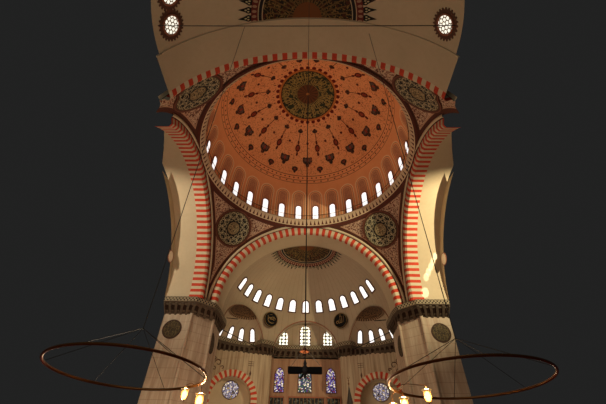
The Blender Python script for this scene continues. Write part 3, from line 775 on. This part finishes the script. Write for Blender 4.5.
# cornices with muqarnas cells
def cornice(name, bot, top, label, cat='cornice'):
    """loft between the wall line (bot) and the projecting lip (top); both lists of xy with equal length"""
    # resample
    def resamp(p, n):
        p = [Vector(q) for q in p]; L = [0]
        for a, b in zip(p[:-1], p[1:]): L.append(L[-1]+(b-a).length)
        return L
    mb = MB(); Lt = resamp(top, 0); tot = Lt[-1]; B = []; T_ = []; 
    n = int(tot/.16)
    for i in range(n+1):
        s_ = tot*i/n; k = max(j for j in range(len(Lt)) if Lt[j] <= s_+1e-9); k = min(k, len(Lt)-2); f_ = (s_-Lt[k])/(Lt[k+1]-Lt[k])
        T_.append(Vector(top[k]).lerp(Vector(top[k+1]), f_)); B.append(Vector(bot[k]).lerp(Vector(bot[k+1]), f_))
    pr = [(0.0, 18.85), (.06, 18.95), (.3, 19.2), (.34, 19.4), (.72, 19.62), (.78, 19.8), (1.0, 19.9)]
    rows = []
    for i in range(n+1):
        p = [B[i].lerp(T_[i], t) for t, _ in pr]; rows.append([(q.x, q.y, z_) for q, (_, z_) in zip(p, pr)])
    mb.grid(rows, 0, smooth=False)
    # flat dark patches between brackets, standing in for the shade of hollow cells
    tot_i = n
    def P_(i, t, z_, dn=0.0):
        q = B[i].lerp(T_[i], t); return (q.x, q.y, z_-dn)
    st = 5
    for i in range(0, n-st, st):
        a, b = i+1, i+st-1
        # shade of a recessed cell, painted as a flat dark patch below the slab
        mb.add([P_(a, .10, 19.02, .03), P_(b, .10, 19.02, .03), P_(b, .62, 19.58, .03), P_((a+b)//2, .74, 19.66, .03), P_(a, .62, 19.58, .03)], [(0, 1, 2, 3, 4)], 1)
        # bracket
        c0, c1 = max(0, i-1), min(n, i+1)
        vs = [P_(c0, 0, 18.75), P_(c1, 0, 18.75), P_(c0, .9, 19.72), P_(c1, .9, 19.72), P_(c0, .9, 19.9), P_(c1, .9, 19.9), P_(c0, 0, 19.3), P_(c1, 0, 19.3)]
        mb.add(vs, [(0, 1, 3, 2), (2, 3, 5, 4), (0, 2, 4, 6), (1, 3, 5, 7)], 0)
    o = mb.build(name, [M_MUQ, M_CELL_SHADE]); tag(o, label, cat, kind='structure')
    mb = MB(); Ls = [0]
    for a, b in zip(T_[:-1], T_[1:]): Ls.append(Ls[-1]+(b-a).length)
    mb.grid([[(q.x, q.y, 19.9), (q.x, q.y, 20.55)] for q in T_], 0, [[(l, 0), (l, .65)] for l in Ls], smooth=False)
    bk = [T_[i].lerp(B[i], .12) for i in range(n+1)]
    mb.grid([[(q.x, q.y, 20.55), (k.x, k.y, 20.55), (k.x, k.y, 19.9)] for q, k in zip(T_, bk)], 0, [[(l, .62), (l, .64), (l, .1)] for l in Ls], smooth=False)
    mb.build('balustrade', M_FRET, o)
    # walkway on top
    mb = MB(); mb.grid([[(q.x, q.y, 19.95), (b.x, b.y, 19.95)] for q, b in zip(T_, B)], 0, smooth=False); mb.build('walkway', M_MUQ, o)
    return o
for sx in (-1, 1):
    sn = 'left' if sx < 0 else 'right'
    bot = [(17.65, 12.8), (14.25, 12.8), (11.95, 14.8), (11.95, 17.2), (11.95, 19.0)]
    top = [(17.65, 11.45), (13.6, 11.45), (11.6, 13.3), (11.3, 15.0), (11.25, 19.0)]
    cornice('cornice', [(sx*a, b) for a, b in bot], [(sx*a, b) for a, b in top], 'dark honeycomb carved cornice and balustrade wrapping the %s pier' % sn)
bl = [(11.95, 19.0), (14.1, 20.5), (14.1, 23.6), (14.1, 25.6), (12.9, 25.95), (11.6, 26.34), (10.4, 26.7), (9.1, 27.07), (8.0, 27.4), (6.9, 27.72), (6.1, 27.96), (5.45, 28.15), (5.2, YQ)]
tl = [(11.25, 19.0), (13.3, 20.2), (13.7, 22.2), (13.6, 24.2), (12.66, 25.1), (11.57, 26.0), (10.39, 26.6), (9.03, 27.0), (7.9, 26.75), (6.9, 25.95), (6.1, 26.15), (5.0, 27.1), (4.5, 28.2)]
bot = [(-a, b) for a, b in bl]+[(0, YQ)]+list(reversed(bl)); top = [(-a, b) for a, b in tl]+[(0, 28.45)]+list(reversed(tl))
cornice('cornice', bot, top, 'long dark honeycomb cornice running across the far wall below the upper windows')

# ------------------------------------------------------------------ minbar spire
mb = MB(); mx, my = 6.0, 24.0; n = 8
def hexr(r_, z_): return [(mx+r_*math.cos(2*PI*(k+.5)/n), my+r_*math.sin(2*PI*(k+.5)/n), z_) for k in range(n)]
rings = [hexr(.85, 9.8), hexr(.9, 9.95), hexr(.62, 10.6), hexr(.03, 13.7)]
mb.grid([[r_[k] for r_ in rings] for k in range(n)], 0, smooth=False, closed=True)
o = mb.build('minbar', M_SLATE); tag(o, 'dark pointed pulpit spire with small finial beside the right low arch', 'minbar')
mb = MB(); mb.lathe((mx, my, 0), [(.03, 13.6), (.05, 13.8), (.14, 13.95), (.05, 14.1), (.03, 14.25), (.1, 14.35), (.03, 14.45), (.02, 14.6)], 10)
mb.tube([(mx+.16*math.cos(a), my, 14.75+.16*math.sin(a)) for a in np.linspace(-PI/2-2.4, -PI/2+2.4, 14)], [.012]+[.035]*12+[.012], 5); mb.build('finial', M_BRASS, o)
mb = MB()
for k in range(n):
    p = hexr(.72, 0)[k]; mb.tube([(p[0], p[1], 7.4), (p[0], p[1], 9.8)], .09, 8)
mb.build('kiosk_columns', M_STONE, o)
mb = MB(); mb.box((mx-.8, my-.8, 0), (mx+.8, my+.8, 7.4)); mb.build('tower', M_STONE, o)

# ------------------------------------------------------------------ cables and hanging things
YW, ZW = -20.75, 20.0
mb = MB(); mb.tube([(x_, YW, ZW-.12*(1-(x_/11)**2)) for x_ in np.linspace(-7.7, 7.7, 30)], .022, 5)
tag(mb.build('suspension_cable', M_WIRE), 'thin dark cable stretched across under the overhead half dome', 'cable')
# crossbar
o = empty('hanging_crossbar', (.165, YW, 3.44)); tag(o, 'black crossbar with knobbed centre on a cord, hanging before the stained windows', 'fixture')
mb = MB()
mb.grid([[(x_, -.05, -h), (x_, -.05, h), (x_, .05, h), (x_, .05, -h), (x_, -.05, -h)] for x_, h in ((-.32, 0), (-.32, .05), (-.3, .055), (-.1, .052), (0, .04), (.1, .052), (.3, .055), (.32, .05), (.32, 0))], 0, smooth=False)
mb.build('bar', M_BLACK, o)
mb = MB(); mb.tube([(0, .05, 31.3-3.44), (0, .05, ZW-3.44), (0, 0, .27)], .011, 6); mb.build('cord', M_WIRE, o)
mb = MB(); mb.lathe((0, 0, 0), [(.0, -.14), (.03, -.12), (.02, -.09), (.06, -.06), (.075, 0), (.05, .06), (.025, .09), (.035, .12), (.02, .16), (.008, .2), (.008, .26)], 12); mb.build('centre_knob', M_SLATE, o)
mb = MB(); mb.tube([(0, 0, .0), (-.05, -.02, -.1), (-.09, -.03, -.15)], .018, 5); mb.build('hook', M_BLACK, o)
# orange lamp under the dome cord
o = empty('hanging_lamp', (0, 0, 10.6)); tag(o, 'small orange glass lamp on a long cord from the centre of the dome', 'lamp')
mb = MB(); mb.lathe((0, 0, 0), [(.02, .15), (.12, .08), (.22, -.02), (.36, -.13), (.38, -.18), (.26, -.22), (.0, -.24)], 16); mb.build('glass_bowl', M_REDGL, o)
mb = MB(); mb.lathe((0, 0, 0), [(.02, .3), (.06, .22), (.03, .16), (.14, .1), (.02, .1)], 10); mb.build('cap', M_BRASS, o)
mb = MB()
mb.tube([(0, 0, 38.15), (0, 0, .31)], .028, 6); mb.build('cord', M_WIRE, o)
for a in (.4, 2.5, 4.6): mb = MB(); mb.tube([(.36*math.cos(a), .36*math.sin(a), -.16), (1.3*math.cos(a), 1.3*math.sin(a), -1.0)], .02, 4); mb.build('stay_wire', M_WIRE, o)

# ring chandeliers
def tulip(parent, p, s):
    mb = MB(); n = 20; prof = [(.015, -.15), (.045, -.14), (.065, -.09), (.078, -.02), (.078, .03), (.07, .07), (.082, .1), (.104, .125)]
    P = [[(r_*s*(1+(.08*math.cos(5*2*PI*k/n) if z_ > .09 else 0))*math.cos(2*PI*k/n), r_*s*math.sin(2*PI*k/n), z_*s*.82) for r_, z_ in prof] for k in range(n)]
    mb.grid(P, 0, closed=True); o = mb.build('glass_lamp', M_GLASS, parent); o.location = p
    mb = MB(); mb.lathe((0, 0, 0), [(.0, -.1*s), (.03*s, -.08*s), (.042*s, -.02*s), (.03*s, .04*s), (.0, .08*s)], 12); mb.build('flame_bulb', M_FLAME, o)
    mb = MB(); mb.lathe((0, 0, 0), [(.086*s, .078*s), (.091*s, .083*s), (.086*s, .09*s)], 18); mb.build('brass_collar', M_BRASS, o)
    mb = MB(); mb.lathe((0, 0, 0), [(.0, -.16*s), (.012*s, -.145*s), (.03*s, -.125*s), (.0, -.115*s)], 8); mb.build('drop_finial', M_BRASS, o)
    l = bpy.data.lights.new('lamp_light', 'POINT'); l.energy = 10; l.color = (1, .66, .32); l.shadow_soft_size = .03
    lo = bpy.data.objects.new('lamp_light', l); lo.location = (0, 0, .16*s); lo.parent = o; COL.objects.link(lo)
    return o
def chandelier(cx, cy, z_, r_, lamps, label):
    o = empty('ring_chandelier', (cx, cy, z_)); tag(o, label, 'chandelier', 'iron ring chandeliers')
    mb = MB(); mb.tube([(r_*math.cos(2*PI*k/72), r_*math.sin(2*PI*k/72), 0) for k in range(72)], .026, 8, closed=True); mb.build('brass_ring', M_BRASS, o)
    for k in range(6):
        a = 2*PI*(k+.35)/6; mb = MB(); mb.tube([(r_*math.cos(a), r_*math.sin(a), 0), (0, 0, .8)], .006, 4); mb.build('hanging_wire', M_WIRE, o)
    mb = MB(); mb.tube([(0, 0, .8), (0, 0, ZW-z_-.16)], .011, 5); mb.build('cord', M_WIRE, o)
    for (lx, ly, lz, s, lab) in lamps:
        a = math.atan2(ly-cy, lx-cx)
        mb = MB(); hx, hy = r_*math.cos(a), r_*math.sin(a); ex, ey = lx-cx, ly-cy
        mb.tube([(hx, hy, 0), ((hx+ex)/2, (hy+ey)/2, .03), (ex, ey, -.03), (ex, ey, lz-z_+.1*s)], .007, 5)
        mb.build('lamp_bracket', M_BRASS, o)
        tulip(o, (ex, ey, lz-z_), s)
    return o
chandelier(-3.16, -20.72, 3.4, 1.44, [(-2.3, -19.83, 3.21, .85, 'glowing tulip lamp under the ring beside the left pier'), (-2.02, -19.66, 3.14, 1.05, 'larger glowing tulip lamp at the tip of the left ring by the bay arch')], 'brass ring chandelier with two glowing glass lamps, before the left pier')
chandelier(3.3, -20.4, 3.4, 1.5, [(2.57, -20.1, 3.2, .95, 'glowing tulip lamp hanging highest below the right ring'), (2.22, -19.6, 3.15, 1.0, 'glowing tulip lamp between two others at the tip of the right ring'), (2.06, -19.25, 3.12, .9, 'glowing tulip lamp lowest and nearest the centre on the right ring')], 'brass ring chandelier with three glowing glass lamps, before the right pier')

# tie rods and cables by the niches
for sx in (-1, 1):
    sn = 'left' if sx < 0 else 'right'
    mb = MB(); mb.tube([(sx*11.25, 18.6, 20.85), (sx*9.7, 19.2, 20.95)], .06, 6); tag(mb.build('tie_rod', M_BLACK), 'short black iron rod at the mouth of the %s vaulted niche' % sn, 'rod', 'iron rods at the niche mouths')
    mb = MB(); mb.tube([(sx*11.15, 16.6, 18.45), (sx*6.9, 25.3, 18.85)], .05, 6); tag(mb.build('cable', M_BLACK), 'black cable slanting across the small windows of the %s niche' % sn, 'cable', 'slanting cables by the niches')

# ------------------------------------------------------------------ light
def area(name, loc, rot, sx_, sy_, e, col):
    l = bpy.data.lights.new(name, 'AREA'); l.shape = 'RECTANGLE'; l.size = sx_; l.size_y = sy_; l.energy = e; l.color = col
    o = bpy.data.objects.new(name, l); o.location = loc; o.rotation_euler = rot; COL.objects.link(o); return o
def point(name, loc, e, col, r_=.4):
    l = bpy.data.lights.new(name, 'POINT'); l.energy = e; l.color = col; l.shadow_soft_size = r_
    o = bpy.data.objects.new(name, l); o.location = loc; COL.objects.link(o); return o
area('entrance_window_daylight', (-5, -29.2, 9), (math.radians(105), 0, 0), 16, 14, 480, (1, .93, .82))
for i, (x_, y_, e) in enumerate(((-7, -8, 750), (7, -8, 450), (-6, 4, 800), (6, 4, 500), (-8, 17, 1400), (8, 17, 130), (-14, 0, 3600), (14, 0, 300))):
    point('hall_fill_light', (x_, y_, 3.3), e, (1, .81, .57), .5)  # added fill lights low in the hall, with no lamp rings built there
def spot(loc, to, e, ang_, col, blend=.25, r_=.05):
    l = bpy.data.lights.new('sun_and_fill_spot', 'SPOT'); l.energy = e; l.spot_size = math.radians(ang_); l.spot_blend = blend; l.color = col; l.shadow_soft_size = r_
    o = bpy.data.objects.new('sun_and_fill_spot', l); o.location = loc; o.rotation_euler = (Vector(to)-Vector(loc)).to_track_quat('-Z', 'Y').to_euler(); COL.objects.link(o)
for k in range(5):
    f_ = k/4; spot((17.3, 2.0, 30.2), (16.9-1.5*f_, 11.58, 25.3-2.1*f_), 11000, 3.6, (1, .95, .8))
spot((17.3, 2.0, 30.2), (15.0, 11.58, 21.45), 14000, 4.2, (1, .95, .8))
spot((23, -6, 27), (15.8, 9.0, 27), 24000, 74, (1, .88, .58), .7, .15)
spot((-23, -6, 27), (-15.8, 9.0, 27), 9000, 74, (1, .90, .72), .7, .15)  # side spot for daylight from the left arch windows, not a sun patch
spot((-1.5, -1, 3.3), (0, 1, 36), 5200, 50, (1, .84, .62), .35, .4)  # unseen uplight added low in the nave to brighten the dome
w = bpy.data.worlds.new('world'); sc.world = w; w.use_nodes = True
w.node_tree.nodes['Background'].inputs[0].default_value = (.0155, .0157, .0155, 1); w.node_tree.nodes['Background'].inputs[1].default_value = 1.0

# ------------------------------------------------------------------ camera
F_, p_, yaw, rho = 334.54, .7313, -.0214, .0217
fw = Vector((math.sin(yaw)*math.cos(p_), math.cos(yaw)*math.cos(p_), math.sin(p_)))
r0 = Vector((math.cos(yaw), -math.sin(yaw), 0)); u0 = r0.cross(fw)
r1 = r0*math.cos(rho)+u0*math.sin(rho); u1 = -r0*math.sin(rho)+u0*math.cos(rho)
cd = bpy.data.cameras.new('camera'); cd.sensor_fit = 'HORIZONTAL'; cd.sensor_width = 36; cd.lens = F_/606*36; cd.clip_end = 300
cam = bpy.data.objects.new('camera', cd); COL.objects.link(cam)
cam.matrix_world = Matrix(((r1.x, u1.x, -fw.x, .2044), (r1.y, u1.y, -fw.y, -27.527), (r1.z, u1.z, -fw.z, 1.6), (0, 0, 0, 1)))
sc.camera = cam
sc.view_settings.view_transform = 'Standard'; sc.view_settings.look = 'None'; sc.view_settings.gamma = 1; sc.view_settings.exposure = 0.0
sc.view_settings.use_curve_mapping = False
try:
    sc.cycles.use_denoising = True; sc.cycles.max_bounces = 6; sc.cycles.diffuse_bounces = 4
except Exception: pass
